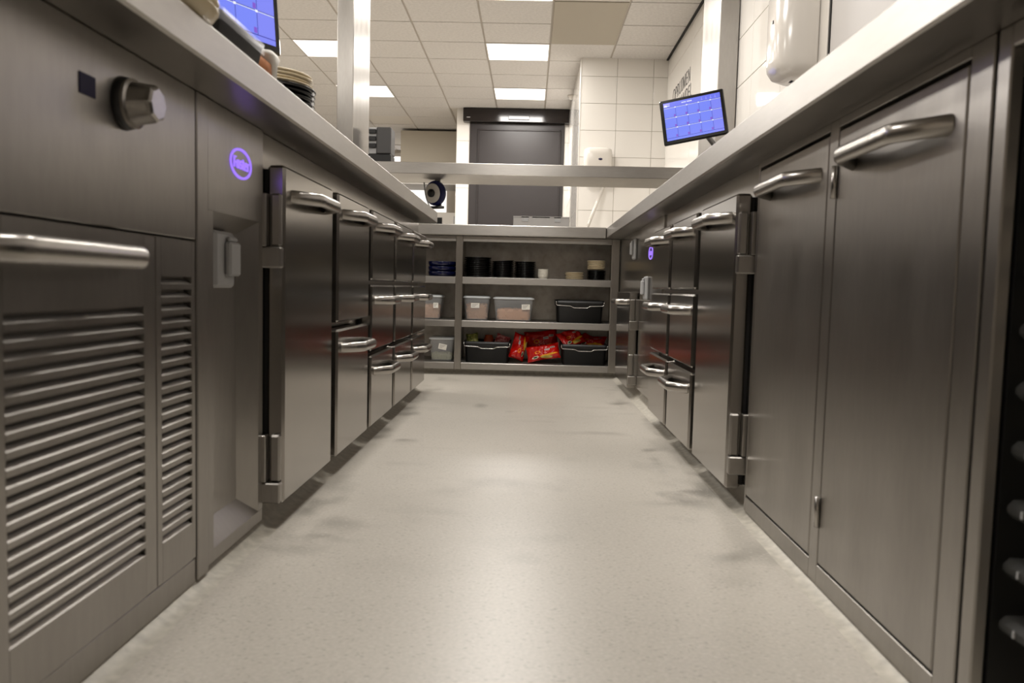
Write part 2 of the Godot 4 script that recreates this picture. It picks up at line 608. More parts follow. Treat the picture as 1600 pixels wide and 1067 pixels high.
func louvre_panel(side: float, xf: float, d0: float, d1: float, y0: float, y1: float, s0: float, s1: float, l0: float, l1: float, n: int, called: String, parent: Node3D) -> MeshInstance3D:
	# ring of plain sheet round the louvres: the panel itself
	var st := mb()
	var dp := 0.003
	bx(st, Vector3(side * xf, y0, -d0), Vector3(side * (xf + dp), y1, -s0), 0.0008)
	bx(st, Vector3(side * xf, y0, -s1), Vector3(side * (xf + dp), y1, -d1), 0.0008)
	bx(st, Vector3(side * xf, l1, -s0), Vector3(side * (xf + dp), y1, -s1), 0.0)
	bx(st, Vector3(side * xf, y0, -s0), Vector3(side * (xf + dp), l0, -s1), 0.0)
	var p := put(st, called, M.steel_satin, parent)
	box_part("back_sheet", Vector3(side * (xf + 0.018), y0 + 0.004, -d0 - 0.004), Vector3(side * (xf + 0.02), y1 - 0.004, -d1 + 0.004), M.steel_dull, p, 0.0)
	var pitch := (l1 - l0) / n
	var sl := slat_mesh(side, s1 - s0, pitch)
	for i in n:
		place(sl, "slat", M.steel_satin, p, Transform3D(Basis.IDENTITY, Vector3(side * xf, l0 + i * pitch, -s0)))
	return p

func knob(side: float, xf: float, d: float, y: float, parent: Node3D) -> void:
	var xfm := Transform3D(Basis(Vector3(0, 0, 1), side * PI / 2), Vector3(side * xf, y, -d))
	var ring := mb(true)
	lathe(ring, [Vector2(0, 0), Vector2(0.036, 0), Vector2(0.034, 0.010), Vector2(0.0, 0.011)], 32)
	ring.generate_normals()
	var col := place(ring.commit(), "knob_collar", M.black_plastic, parent, xfm)
	var k := mb()
	# eight shallow flutes
	var n := 64
	var secs := [[0.010, 0.033, 0.0], [0.015, 0.0335, 0.0], [0.017, 0.029, 0.0], [0.040, 0.026, 0.0032], [0.045, 0.025, 0.0032], [0.048, 0.021, 0.0022]]
	var rings := []
	for s in secs:
		var r := []
		for i in n:
			var an := TAU * i / n
			var rr: float = s[1] - s[2] * pow(absf(sin(an * 4)), 0.6)
			r.append(Vector3(cos(an) * rr, s[0], sin(an) * rr))
		rings.append(r)
	for i in rings.size() - 1:
		for j in n:
			quad(k, rings[i][j], rings[i + 1][j], rings[i + 1][(j + 1) % n], rings[i][(j + 1) % n])
	for j in n:
		tri(k, Vector3(0, 0.048, 0), rings[-1][(j + 1) % n], rings[-1][j])
	k.generate_normals()
	place(k.commit(), "knob_grip", M.steel_handle, col, Transform3D.IDENTITY)

func cove_strip(side: float, foot: float, r: float, d0: float, d1: float, called: String) -> void:
	var st := mb(true)
	var n := 8
	for i in n:
		var p := []
		for t in [i, i + 1]:
			var an := PI / 2 * float(t) / n
			p.append(Vector2(foot + r * sin(an), r - r * cos(an)))
		for k in 40:
			var da := lerpf(d0, d1, k / 40.0)
			var db := lerpf(d0, d1, (k + 1) / 40.0)
			var q := [Vector3(side * p[0].x, p[0].y, -da), Vector3(side * p[0].x, p[0].y, -db), Vector3(side * p[1].x, p[1].y, -db), Vector3(side * p[1].x, p[1].y, -da)]
			if side < 0:
				quad(st, q[0], q[3], q[2], q[1])
			else:
				quad(st, q[0], q[1], q[2], q[3])
	# solid behind the curve
	bx(st, Vector3(side * (foot + r), 0, -d0), Vector3(side * (foot + r + 0.5), r, -d1), 0.0)
	structure(st, called, M.cove)

# ------------------------------------------------------------------ tableware
func plate_mesh(r: float, h: float) -> Mesh:
	var st := mb(true)
	var t := 0.004
	lathe(st, [Vector2(0, 0), Vector2(r * 0.76, 0), Vector2(r * 0.80, 0.001), Vector2(r * 0.93, h * 0.42), Vector2(r * 0.99, h - t * 0.9), Vector2(r, h - t * 0.45), Vector2(r * 0.985, h), Vector2(r * 0.90, h * 0.55 + t * 0.5), Vector2(r * 0.78, t), Vector2(0, t)], 36)
	st.generate_normals()
	return st.commit()

func stack(called: String, label: String, category: String, group: String, mesh: Mesh, m: Material, at: Vector3, n: int, pitch: float, wobble: float, tilt := 0.0) -> void:
	for i in n:
		var o := place(mesh, called, m, self, Transform3D(Basis(Vector3(0, 0, 1), tilt * i / n), at + Vector3(rng.randf_range(-wobble, wobble), i * pitch, rng.randf_range(-wobble, wobble))))
		tag(o, label, category, group)

# tapered plastic food box with lid, label and what is inside
func food_box(called: String, label: String, at: Vector3, w: float, dep: float, h: float, fill: float, food: Material, food_label: String, stick: Array, low := 0.80) -> void:
	var t := thing(called, label, "container", at)
	var st := mb(true)
	loft(st, [[0.001, w * low * 0.97, dep * low * 0.97, 0.014], [0.006, w * low, dep * low, 0.018], [h * 0.72, w * (low + (1 - low) * 0.62), dep * (low + (1 - low) * 0.62), 0.02], [h * 0.74, w * (low + (1 - low) * 0.72), dep * (low + (1 - low) * 0.72), 0.02], [h * 0.9, w * 0.94, dep * 0.94, 0.02]], Vector3.ZERO, true, false)
	put(st, "tub", M.frosted, t)
	var l := mb(true)
	loft(l, [[h * 0.9, w * 0.95, dep * 0.95, 0.02], [h * 0.905, w, dep, 0.022], [h * 0.95, w, dep, 0.022], [h * 0.99, w * 0.93, dep * 0.93, 0.02], [h, w * 0.88, dep * 0.88, 0.02]])
	put(l, "lid", M.frosted_lid, t)
	var c := mb()
	var lw := low - 0.09
	loft(c, [[0.008, w * lw, dep * lw, 0.014], [h * fill * 0.8, w * (lw + 0.05), dep * (lw + 0.05), 0.02], [h * fill, w * (lw - 0.06), dep * (lw - 0.06), 0.03]])
	for k in 130:
		var fw := w * (low - 0.10) / 2
		var fd := dep * (low - 0.10) / 2
		var p := Vector3(rng.randf_range(-fw, fw), rng.randf_range(0.014, h * fill), fd)
		if k % 3 == 1:
			p = Vector3(fw * (1.0 if k % 2 == 0 else -1.0), rng.randf_range(0.014, h * fill), rng.randf_range(-fd, fd))
		elif k % 3 == 2:
			p = Vector3(rng.randf_range(-fw, fw) * 0.9, h * fill, rng.randf_range(-fd, fd) * 0.9)
		var a := rng.randf_range(0.005, 0.0085)
		var b := rng.randf_range(0.003, 0.006)
		prism(c, PackedVector2Array([Vector2(-a, -b), Vector2(a * 0.8, -b * 1.2), Vector2(a, b), Vector2(-a * 0.7, b * 1.1)]), -0.003, 0.003, Transform3D(Basis.from_euler(Vector3(rng.randf_range(-0.6, 0.6), rng.randf_range(-0.6, 0.6), rng.randf_range(0, TAU))), p))
	var f := put(c, "contents", food, t)
	f.set_meta("label", food_label)
	f.set_meta("kind", "stuff")
	if stick.size():
		# paper label on the sloping front
		var yy: float = stick[1] * h
		# how wide the tapering tub is at the height of the label (geometry, not colour)
		var tub_depth: float = dep * lerpf(low, low + (1 - low) * 0.62, clampf(yy / (h * 0.72), 0, 1.3))
		var lab := mb()
		var hw: float = stick[2] / 2
		var hh: float = stick[3] / 2
		var zf := tub_depth / 2 + 0.0015
		quad(lab, Vector3(-hw, -hh, 0.001), Vector3(hw, -hh, 0.001), Vector3(hw, hh, 0.001), Vector3(-hw, hh, 0.001), [Vector2(0, 1), Vector2(1, 1), Vector2(1, 0), Vector2(0, 0)])
		bx(lab, Vector3(-hw, -hh, 0), Vector3(hw, hh, 0.0008), 0.0)
		lab.generate_normals()
		var lean := atan2(dep * (1 - low) * 0.31, h * 0.72)
		var sn := place(lab.commit(), "paper_label", M.sticker, t, Transform3D(Basis(Vector3(0, 0, 1), stick[4]).rotated(Vector3.RIGHT, lean), Vector3(stick[0], yy, zf)))
		sn.set_meta("label", "white paper sticker")

func crate(label: String, at: Vector3, w: float, dep: float, h: float) -> void:
	var t := thing("black_crate", label, "crate", at)
	var st := mb(true)
	var k := 0.9
	loft(st, [[0.0, w * k, dep * k, 0.015], [h * 0.74, w * 0.94, dep * 0.94, 0.018], [h * 0.75, w * 0.985, dep * 0.985, 0.018], [h, w, dep, 0.018], [h, w - 0.012, dep - 0.012, 0.014], [h * 0.75, w * 0.93 - 0.01, dep * 0.93 - 0.01, 0.014], [0.006, w * k - 0.012, dep * k - 0.012, 0.012]], Vector3.ZERO, true, true)
	put(st, "tub", M.black_plastic, t)
	var hd := mb(true)
	var z := dep / 2 + 0.004
	var path := [Vector3(-w * 0.485, h * 0.96, z), Vector3(-w * 0.485, h * 0.82, z + 0.002), Vector3(-w * 0.465, h * 0.775, z + 0.003), Vector3(-w * 0.19, h * 0.75, z + 0.003), Vector3(-w * 0.13, h * 0.675, z + 0.003), Vector3(w * 0.15, h * 0.675, z + 0.003), Vector3(w * 0.20, h * 0.75, z + 0.003), Vector3(w * 0.465, h * 0.775, z + 0.003), Vector3(w * 0.485, h * 0.82, z + 0.002), Vector3(w * 0.485, h * 0.96, z)]
	tube(hd, rounded(path, 0.006, 3), 0.0021, 0.0021, 8, Vector3(0, 0, 1))
	put(hd, "wire_handle", M.silver_wire, t)

# pillow bag of thin foil, creased, with flat crimped ends
func bag_mesh(w: float, h: float, puff: float, seed_: int) -> Mesh:
	var n := FastNoiseLite.new()
	n.seed = seed_
	n.frequency = 9.0
	n.fractal_octaves = 3
	var st := mb(true)
	var nu := 28
	var nv := 22
	for s in [1.0, -1.0]:
		var g := []
		for j in nv + 1:
			var row := []
			for i in nu + 1:
				var u := float(i) / nu
				var v := float(j) / nv
				var cu := 2 * u - 1
				var cv := 2 * v - 1
				var edge := pow(maxf(0.0, 1 - pow(absf(cu), 3.0)), 0.55) * pow(maxf(0.0, 1 - pow(absf(cv), 2.6)), 0.6)
				var pinch := 1.0 - 0.10 * pow(1 - cu * cu, 2.0)
				var z: float = s * puff * edge
				var nz := n.get_noise_3d(u * w * 1.3, v * h * 1.3, s * 0.2)
				z += nz * 0.022 * minf(1.0, edge * 3.0 + 0.15)
				row.append([Vector3(cu * w / 2 * (1.0 - 0.06 * (1 - cv * cv)), cv * h / 2 * pinch, z), Vector2(u, 1 - v)])
			g.append(row)
		for j in nv:
			for i in nu:
				var a: Array = g[j][i]
				var b: Array = g[j][i + 1]
				var c: Array = g[j + 1][i + 1]
				var d: Array = g[j + 1][i]
				if s > 0:
					quad(st, a[0], b[0], c[0], d[0], [a[1], b[1], c[1], d[1]])
				else:
					quad(st, d[0], c[0], b[0], a[0], [d[1], c[1], b[1], a[1]])
	st.generate_normals()
	return st.commit()

func monitor(called: String, label: String, at: Vector3, rot: Vector3, w: float, h: float, arm: Array) -> void:
	var t := thing(called, label, "screen", at)
	t.rotation = rot
	var st := mb()
	bx(st, Vector3(-w / 2, -h / 2, -0.018), Vector3(w / 2, h / 2, 0.0), 0.005)
	put(st, "bezel", M.black_gloss, t)
	var bk := mb()
	bx(bk, Vector3(-w * 0.36, -h * 0.36, -0.05), Vector3(w * 0.36, h * 0.36, -0.018), 0.012)
	put(bk, "rear_housing", M.black_plastic, t)
	var sc := mb()
	var m := 0.018
	var x := w / 2 - m
	var y := h / 2 - m
	quad(sc, Vector3(-x, -y, 0.0012), Vector3(x, -y, 0.0012), Vector3(x, y, 0.0012), Vector3(-x, y, 0.0012), [Vector2(0, 1), Vector2(1, 1), Vector2(1, 0), Vector2(0, 0)])
	put(sc, "screen", M.screen, t)
	var ar := mb(true)
	var path := []
	for p in arm:
		path.append(t.transform.affine_inverse() * p)
	tube(ar, path, 0.014, 0.014, 12)
	put(ar, "arm", M.black_plastic, t)
	var l := AreaLight3D.new()
	l.name = "screen_glow"
	l.area_size = Vector2(x * 2, y * 2)
	l.light_color = Color(0.55, 0.58, 1.0)
	l.light_energy = 0.02
	l.shadow_enabled = true
	l.position = Vector3(0, 0, 0.006)
	l.rotation.y = PI
	t.add_child(l)

# ------------------------------------------------------------------ the scene
func _ready() -> void:
	rng.seed = 1234
	# camera: knee height, slightly down, 27 mm lens on full frame
	var cam := Camera3D.new()
	cam.name = "camera"
	var att := CameraAttributesPhysical.new()
	att.frustum_focal_length = 24.0 * 1207.0 / 1067.0
	att.frustum_focus_distance = 4.3
	att.frustum_near = 0.02
	att.frustum_far = 60.0
	att.exposure_aperture = 6.0
	cam.attributes = att
	cam.position = Vector3(0, 0.53, 0)
	cam.rotation_degrees = Vector3(-3.946, 1.216, 1.428)
	add_child(cam)
	cam.current = true
	var we := WorldEnvironment.new()
	we.name = "environment"
	var env := Environment.new()
	env.background_mode = Environment.BG_COLOR
	env.background_color = Color(0.02, 0.02, 0.02)
	env.tonemap_mode = Environment.TONE_MAPPER_LINEAR
	env.tonemap_exposure = 0.66
	env.sdfgi_enabled = true
	env.ssao_enabled = true
	env.ssil_enabled = true
	we.environment = env
	add_child(we)
	make_materials()
	ceiling_lights()
	room()
	left_run()
	right_run()
	cross_unit()
	shelf_goods()
	counter_goods()
	far_things()

const LAMP_POWER := 5.0
const CEIL := 2.8
const TX := 0.605
const TZ := 0.535
const GX := -0.475
const GZ := -7.345

func ceiling_lights() -> void:
	var gm := mb()
	bx(gm, Vector3(-0.29, 0.0, -0.255), Vector3(0.29, 0.004, 0.255), 0.0)
	gm.generate_normals()
	var glow := gm.commit()
	var fm := mb()
	for s in [-1.0, 1.0]:
		bx(fm, Vector3(-0.3, -0.002, s * 0.255), Vector3(0.3, 0.012, s * 0.265), 0.0)
		bx(fm, Vector3(s * 0.29, -0.002, -0.255), Vector3(s * 0.3, 0.012, 0.255), 0.0)
	fm.generate_normals()
	var frame := fm.commit()
	for i in [-2, -1, 0]:
		for k in ([-1, 0, 1, 2, 3, 4] if i == 0 else [-1, 0, 1, 2, 4] if i == -1 else [-1, 0, 1, 2]):
			var c := Vector3(GX + TX * (3 * i + 0.5), CEIL - 0.004, GZ - TZ * 0.5 + k * 3 * TZ)
			var lab := "lit square ceiling panel over the steel aisle" if i == 0 else "lit square ceiling panel over the open hall"
			if i == 0 and k == -1:
				lab = "lit square ceiling panel right above the dark door opener"
			elif i == 0 and k == 0:
				lab = "lit square ceiling panel beside the large grey vent panel"
			elif i == -1 and k == -1:
				lab = "lit ceiling panel over the hall, close to the extractor hood"
			elif i == -1 and k == 0:
				lab = "lit ceiling panel over the hall, one row before the hood"
			var t := thing("ceiling_light", lab, "ceiling light", c, "lit ceiling panels")
			place(frame, "frame", M.trim, t, Transform3D.IDENTITY)
			place(glow, "diffuser", M.light_panel, t, Transform3D.IDENTITY)
			var l := AreaLight3D.new()
			l.name = "panel_light"
			l.area_size = Vector2(0.57, 0.5)
			l.area_range = 20.0
			l.light_color = Color(1.0, 0.98, 0.955)
			l.light_energy = LAMP_POWER
			l.shadow_enabled = true
			l.position = Vector3(0, -0.006, 0)
			l.rotation.x = -PI / 2
			t.add_child(l)

func room() -> void:
	var st := mb()
	bx(st, Vector3(-6, -0.1, 2.5), Vector3(1.6, 0, -13.3), 0.0)
	structure(st, "floor", M.floor)
	st = mb()
	bx(st, Vector3(-6.1, CEIL + 0.012, 2.6), Vector3(1.6, CEIL + 0.15, -13.4), 0.0)
	var ceil := structure(st, "ceiling", M.ceiling)
	# tiles laid in the grid where the photograph sees the ceiling
	var tm := mb()
	bx(tm, Vector3(-TX / 2 + 0.008, 0, -TZ / 2 + 0.008), Vector3(TX / 2 - 0.008, 0.014, TZ / 2 - 0.008), 0.002)
	tm.generate_normals()
	var tile := tm.commit()
	for i in range(-9, 3):
		for k in range(-11, 4):
			var cx := GX + TX * (i + 0.5)
			var cz := GZ + TZ * (k + 0.5)
			if cx > 1.25 or (cx > 0.45 and cz < -7.7):
				continue
			if (cx > -0.95 and cz < -10.05):
				continue
			if posmod(i, 3) == 0 and posmod(k + 1, 3) == 0 and i <= 0:
				continue
			if i == 1 and (k == 0 or k == 1):
				continue
			place(tile, "ceiling_tile", M.ceiling_tile, ceil, Transform3D(Basis.IDENTITY, Vector3(cx, CEIL, cz)))
	box_part("vent_panel", Vector3(GX + TX + 0.008, CEIL - 0.004, GZ + 0.008), Vector3(GX + 2 * TX - 0.008, CEIL + 0.012, GZ + 2 * TZ - 0.008), M.vent_panel, ceil, 0.002)
	for i in range(-9, 4):
		var x := GX + TX * i
		if x < 1.29:
			box_part("ceiling_bar", Vector3(x - 0.007, CEIL + 0.004, -5.2), Vector3(x + 0.007, CEIL + 0.012, -13.2 if x < -0.95 else -10.0), M.ceiling_bar, ceil, 0.0)
	# walls
	st = mb()
	bx(st, Vector3(-6, 0, 2.5), Vector3(1.6, CEIL + 0.02, 2.6), 0.0)
	structure(st, "wall_front", M.wall)
	st = mb()
	bx(st, Vector3(-6.1, 0, 2.5), Vector3(-6, CEIL + 0.02, -13.3), 0.0)
	structure(st, "wall_left", M.wall)
	st = mb()
	bx(st, Vector3(-6, 0, -13.2), Vector3(-0.95, CEIL + 0.02, -13.3), 0.0)
	structure(st, "wall_far", M.wall)
	# wall with the dark door, and its left reveal
	st = mb()
	bx(st, Vector3(-0.99, 0, -10.05), Vector3(0.46, CEIL + 0.02, -13.25), 0.0)
	var wb := structure(st, "wall_back", M.grout)
	tile_grid(wb, Vector3(-0.99, 0.0, -10.05), Vector3(1, 0, 0), Vector3(0, 0, 1), 0.17, 0.60, 1, 1.0, 2.8)
	tile_grid(wb, Vector3(0.39, 0.0, -10.05), Vector3(1, 0, 0), Vector3(0, 0, 1), 0.06, 0.60, 1, 1.0, 2.7)
	# block with the hand towel dispenser
	st = mb()
	bx(st, Vector3(0.45, 0, -7.77), Vector3(1.6, CEIL + 0.02, -10.06), 0.0)
	var wc := structure(st, "wall_niche", M.grout)
	tile_grid(wc, Vector3(0.45, 0.017, -7.77), Vector3(1, 0, 0), Vector3(0, 0, 1), 0.355, 0.2608, 3, 0.9, 2.8)
	tile_grid(wc, Vector3(0.45, 0.017, -10.05), Vector3(0, 0, 1), Vector3(-1, 0, 0), 0.57, 0.2608, 4, 0.9, 2.8)
	box_part("corner_strip", Vector3(0.443, 0, -7.762), Vector3(0.456, CEIL, -7.776), M.trim, wc, 0.003)
	# right wall beyond the steel column
	st = mb()
	bx(st, Vector3(1.305, 0, -4.7), Vector3(1.6, CEIL + 0.02, -7.8), 0.0)
	var wr := structure(st, "wall_right_far", M.grout)
	tile_grid(wr, Vector3(1.305, 0.017, -7.765), Vector3(0, 0, 1), Vector3(-1, 0, 0), 1.18, 0.2608 * 2, 3, 0.5, 2.79)
	box_part("ceiling_joint", Vector3(1.28, CEIL - 0.012, -4.7), Vector3(1.306, CEIL + 0.012, -7.77), M.dark_joint, wr, 0.0)
	# right wall behind the worktop
	st = mb()
	bx(st, Vector3(1.206, 0, 2.5), Vector3(1.6, CEIL + 0.02, -4.95), 0.0)
	var wn := structure(st, "wall_right", M.grout)
	tile_grid(wn, Vector3(1.206, 0.9, -4.94), Vector3(0, 0, 1), Vector3(-1, 0, 0), 0.523, 0.282, 3, 0.89, 2.79)
	box_part("plain_panel", Vector3(1.198, 0.9, -3.255), Vector3(1.206, 2.79, 2.4), M.plain_panel, wn, 0.001)
	box_part("panel_joint", Vector3(1.194, 0.9, -3.255), Vector3(1.206, 2.79, -3.268), M.dark_joint, wn, 0.0)
	box_part("cover_strip", Vector3(1.19, 0.9, -3.27), Vector3(1.206, 2.79, -3.37), M.trim, wn, 0.002)
	# resin coves at the foot of the cabinets
	cove_strip(-1, 0.53, 0.06, 0.0, 3.9, "trim_1")
	cove_strip(1, 0.505, 0.06, 0.0, 4.66, "trim_2")
	st = mb(true)
	var n := 6
	for i in n:
		var a0 := PI / 2 * i / n
		var a1 := PI / 2 * (i + 1) / n
		for k in 20:
			var x0 := lerpf(-1.2, 0.56, k / 20.0)
			var x1 := lerpf(-1.2, 0.56, (k + 1) / 20.0)
			var z0 := -4.66 - 0.03 * sin(a0)
			var z1 := -4.66 - 0.03 * sin(a1)
			quad(st, Vector3(x0, 0.03 - 0.03 * cos(a0), z0), Vector3(x1, 0.03 - 0.03 * cos(a0), z0), Vector3(x1, 0.03 - 0.03 * cos(a1), z1), Vector3(x0, 0.03 - 0.03 * cos(a1), z1))
	bx(st, Vector3(-1.2, 0, -4.69), Vector3(0.56, 0.032, -5.2), 0.0)
	structure(st, "trim_3", M.cove)

# tiles laid from a corner: n across along run, rows of height th between ymin and ymax
func tile_grid(parent: Node3D, corner: Vector3, run: Vector3, outward: Vector3, tw: float, th: float, n: int, ymin: float, ymax: float) -> void:
	var g := 0.0018
	var tm := mb()
	var lo := run * g + Vector3(0, g, 0)
	var hi := run * (tw - g) + Vector3(0, th - g, 0) + outward * 0.006
	bx(tm, lo, hi, 0.0012)
	tm.generate_normals()
	var tile := tm.commit()
	for i in n:
		var y := corner.y
		while y < ymax - 0.02:
			if y + th > ymin:
				place(tile, "tile", M.tile, parent, Transform3D(Basis.IDENTITY, Vector3(corner.x, y, corner.z) + run * tw * i))
			y += th

func left_run() -> void:
	# near cabinet with the control knob and louvred doors
	var t := thing("louvred_cabinet", "steel cabinet with control knob and louvred ventilation doors", "cabinet")
	face(-1, 0.585, 0.56, 0.05, 1.286, 0.012, 0.842, "body", M.steel_satin, t, 0.001)
	face(-1, 0.56, 0.024, 0.05, 1.286, 0.598, 0.842, "control_panel", M.steel_satin, t, 0.001)
	face(-1, 0.562, 0.022, 0.05, 1.286, 0.012, 0.054, "base_rail", M.steel_satin, t, 0.001)
	face(-1, 0.56, 0.024, 0.05, 0.675, 0.057, 0.594, "side_panel", M.steel_satin, t, 0.001)
	var d := louvre_panel(-1, 0.560, 0.68, 1.146, 0.057, 0.594, 0.81, 1.112, 0.112, 0.49, 19, "louvred_door", t)
	bow_handle(-1, 0.56, 0.72, 1.085, 0.558, d, 0.042, 0.0155, 0.012)
	louvre_panel(-1, 0.560, 1.149, 1.284, 0.057, 0.594, 1.165, 1.271, 0.112, 0.535, 21, "louvred_panel", t)
	knob(-1, 0.56, 1.062, 0.768, t)
	var tg := box_part("indigo_tag", Vector3(-0.5605, 0.757, -0.955), Vector3(-0.5585, 0.783, -0.99), M.indigo, t, 0.0)
	tg.set_meta("label", "small dark violet sticker")
	# refrigerated counter: badge panel, one door, seven drawers
	var f := thing("refrigerated_counter", "long steel refrigerated counter, one door and columns of drawers, opposite plain cabinet doors", "refrigerator")
	face(-1, 0.567, 0.55, 1.612, 3.90, 0.061, 0.842, "carcass", M.steel_polished, f, 0.001)
	face(-1, 0.60, 0.517, 1.289, 1.612, 0.061, 0.842, "machine_bay", M.steel_polished, f, 0.001)
	face(-1, 0.558, 0.04, 1.289, 1.333, 0.014, 0.842, "post", M.steel_satin, f, 0.002)
	# badge panel with a deep tray-like recess
	var st := mb()
	bx(st, Vector3(-0.56, 0.652, -1.336), Vector3(-0.567, 0.842, -1.612), 0.001)
	bx(st, Vector3(-0.56, 0.022, -1.336), Vector3(-0.567, 0.048, -1.612), 0.001)
	bx(st, Vector3(-0.56, 0.048, -1.336), Vector3(-0.567, 0.652, -1.358), 0.0)
	bx(st, Vector3(-0.56, 0.048, -1.588), Vector3(-0.567, 0.652, -1.612), 0.0)
	var p := put(st, "badge_panel", M.steel_satin, f)
	st = mb()
	var o := [Vector3(-0.5605, 0.048, -1.358), Vector3(-0.5605, 0.048, -1.588), Vector3(-0.5605, 0.652, -1.588), Vector3(-0.5605, 0.652, -1.358)]
	var i_ := [Vector3(-0.592, 0.085, -1.364), Vector3(-0.592, 0.085, -1.548), Vector3(-0.592, 0.625, -1.548), Vector3(-0.592, 0.625, -1.364)]
	for k in 4:
		var k2 := (k + 1) % 4
		quad(st, o[k], o[k2], i_[k2], i_[k])
	quad(st, i_[0], i_[1], i_[2], i_[3])
	put(st, "recess", M.steel_satin, p)
	logo(-1, 0.56, 1.487, 0.754, p)
	wall_socket(-1, 0.5915, 1.46, 0.570, "power_socket", "grey plastic socket with hinged cover below the larger violet badge")
	var dr := fridge_front(-1, 0.52, 1.632, 2.03, 0.053, 0.776, "door", f, 0.716)
	hinge(-1, 0.52, 1.632, 0.56, 0.715, dr)
	hinge(-1, 0.52, 1.632, 0.058, 0.205, dr)
	fridge_front(-1, 0.52, 2.092, 2.492, 0.424, 0.776, "drawer", f, 0.722)
	fridge_front(-1, 0.52, 2.092, 2.492, 0.053, 0.405, "drawer", f, 0.352)
	for c in [[2.545, 2.95], [2.998, 3.405], [3.45, 3.86]]:
		for r in [[0.545, 0.776, 0.724], [0.309, 0.530, 0.478], [0.053, 0.294, 0.238]]:
			fridge_front(-1, 0.52, c[0], c[1], r[0], r[1], "drawer", f, r[2])
	# worktop
	var w := thing("left_worktop", "steel worktop over the refrigerated counter with stacked plates on it", "worktop")
	st = mb()
	bx(st, Vector3(-0.47, 0.843, 0.0), Vector3(-1.17, 0.900, -3.88), 0.004)
	put(st, "slab", M.steel_cross_brushed, w)

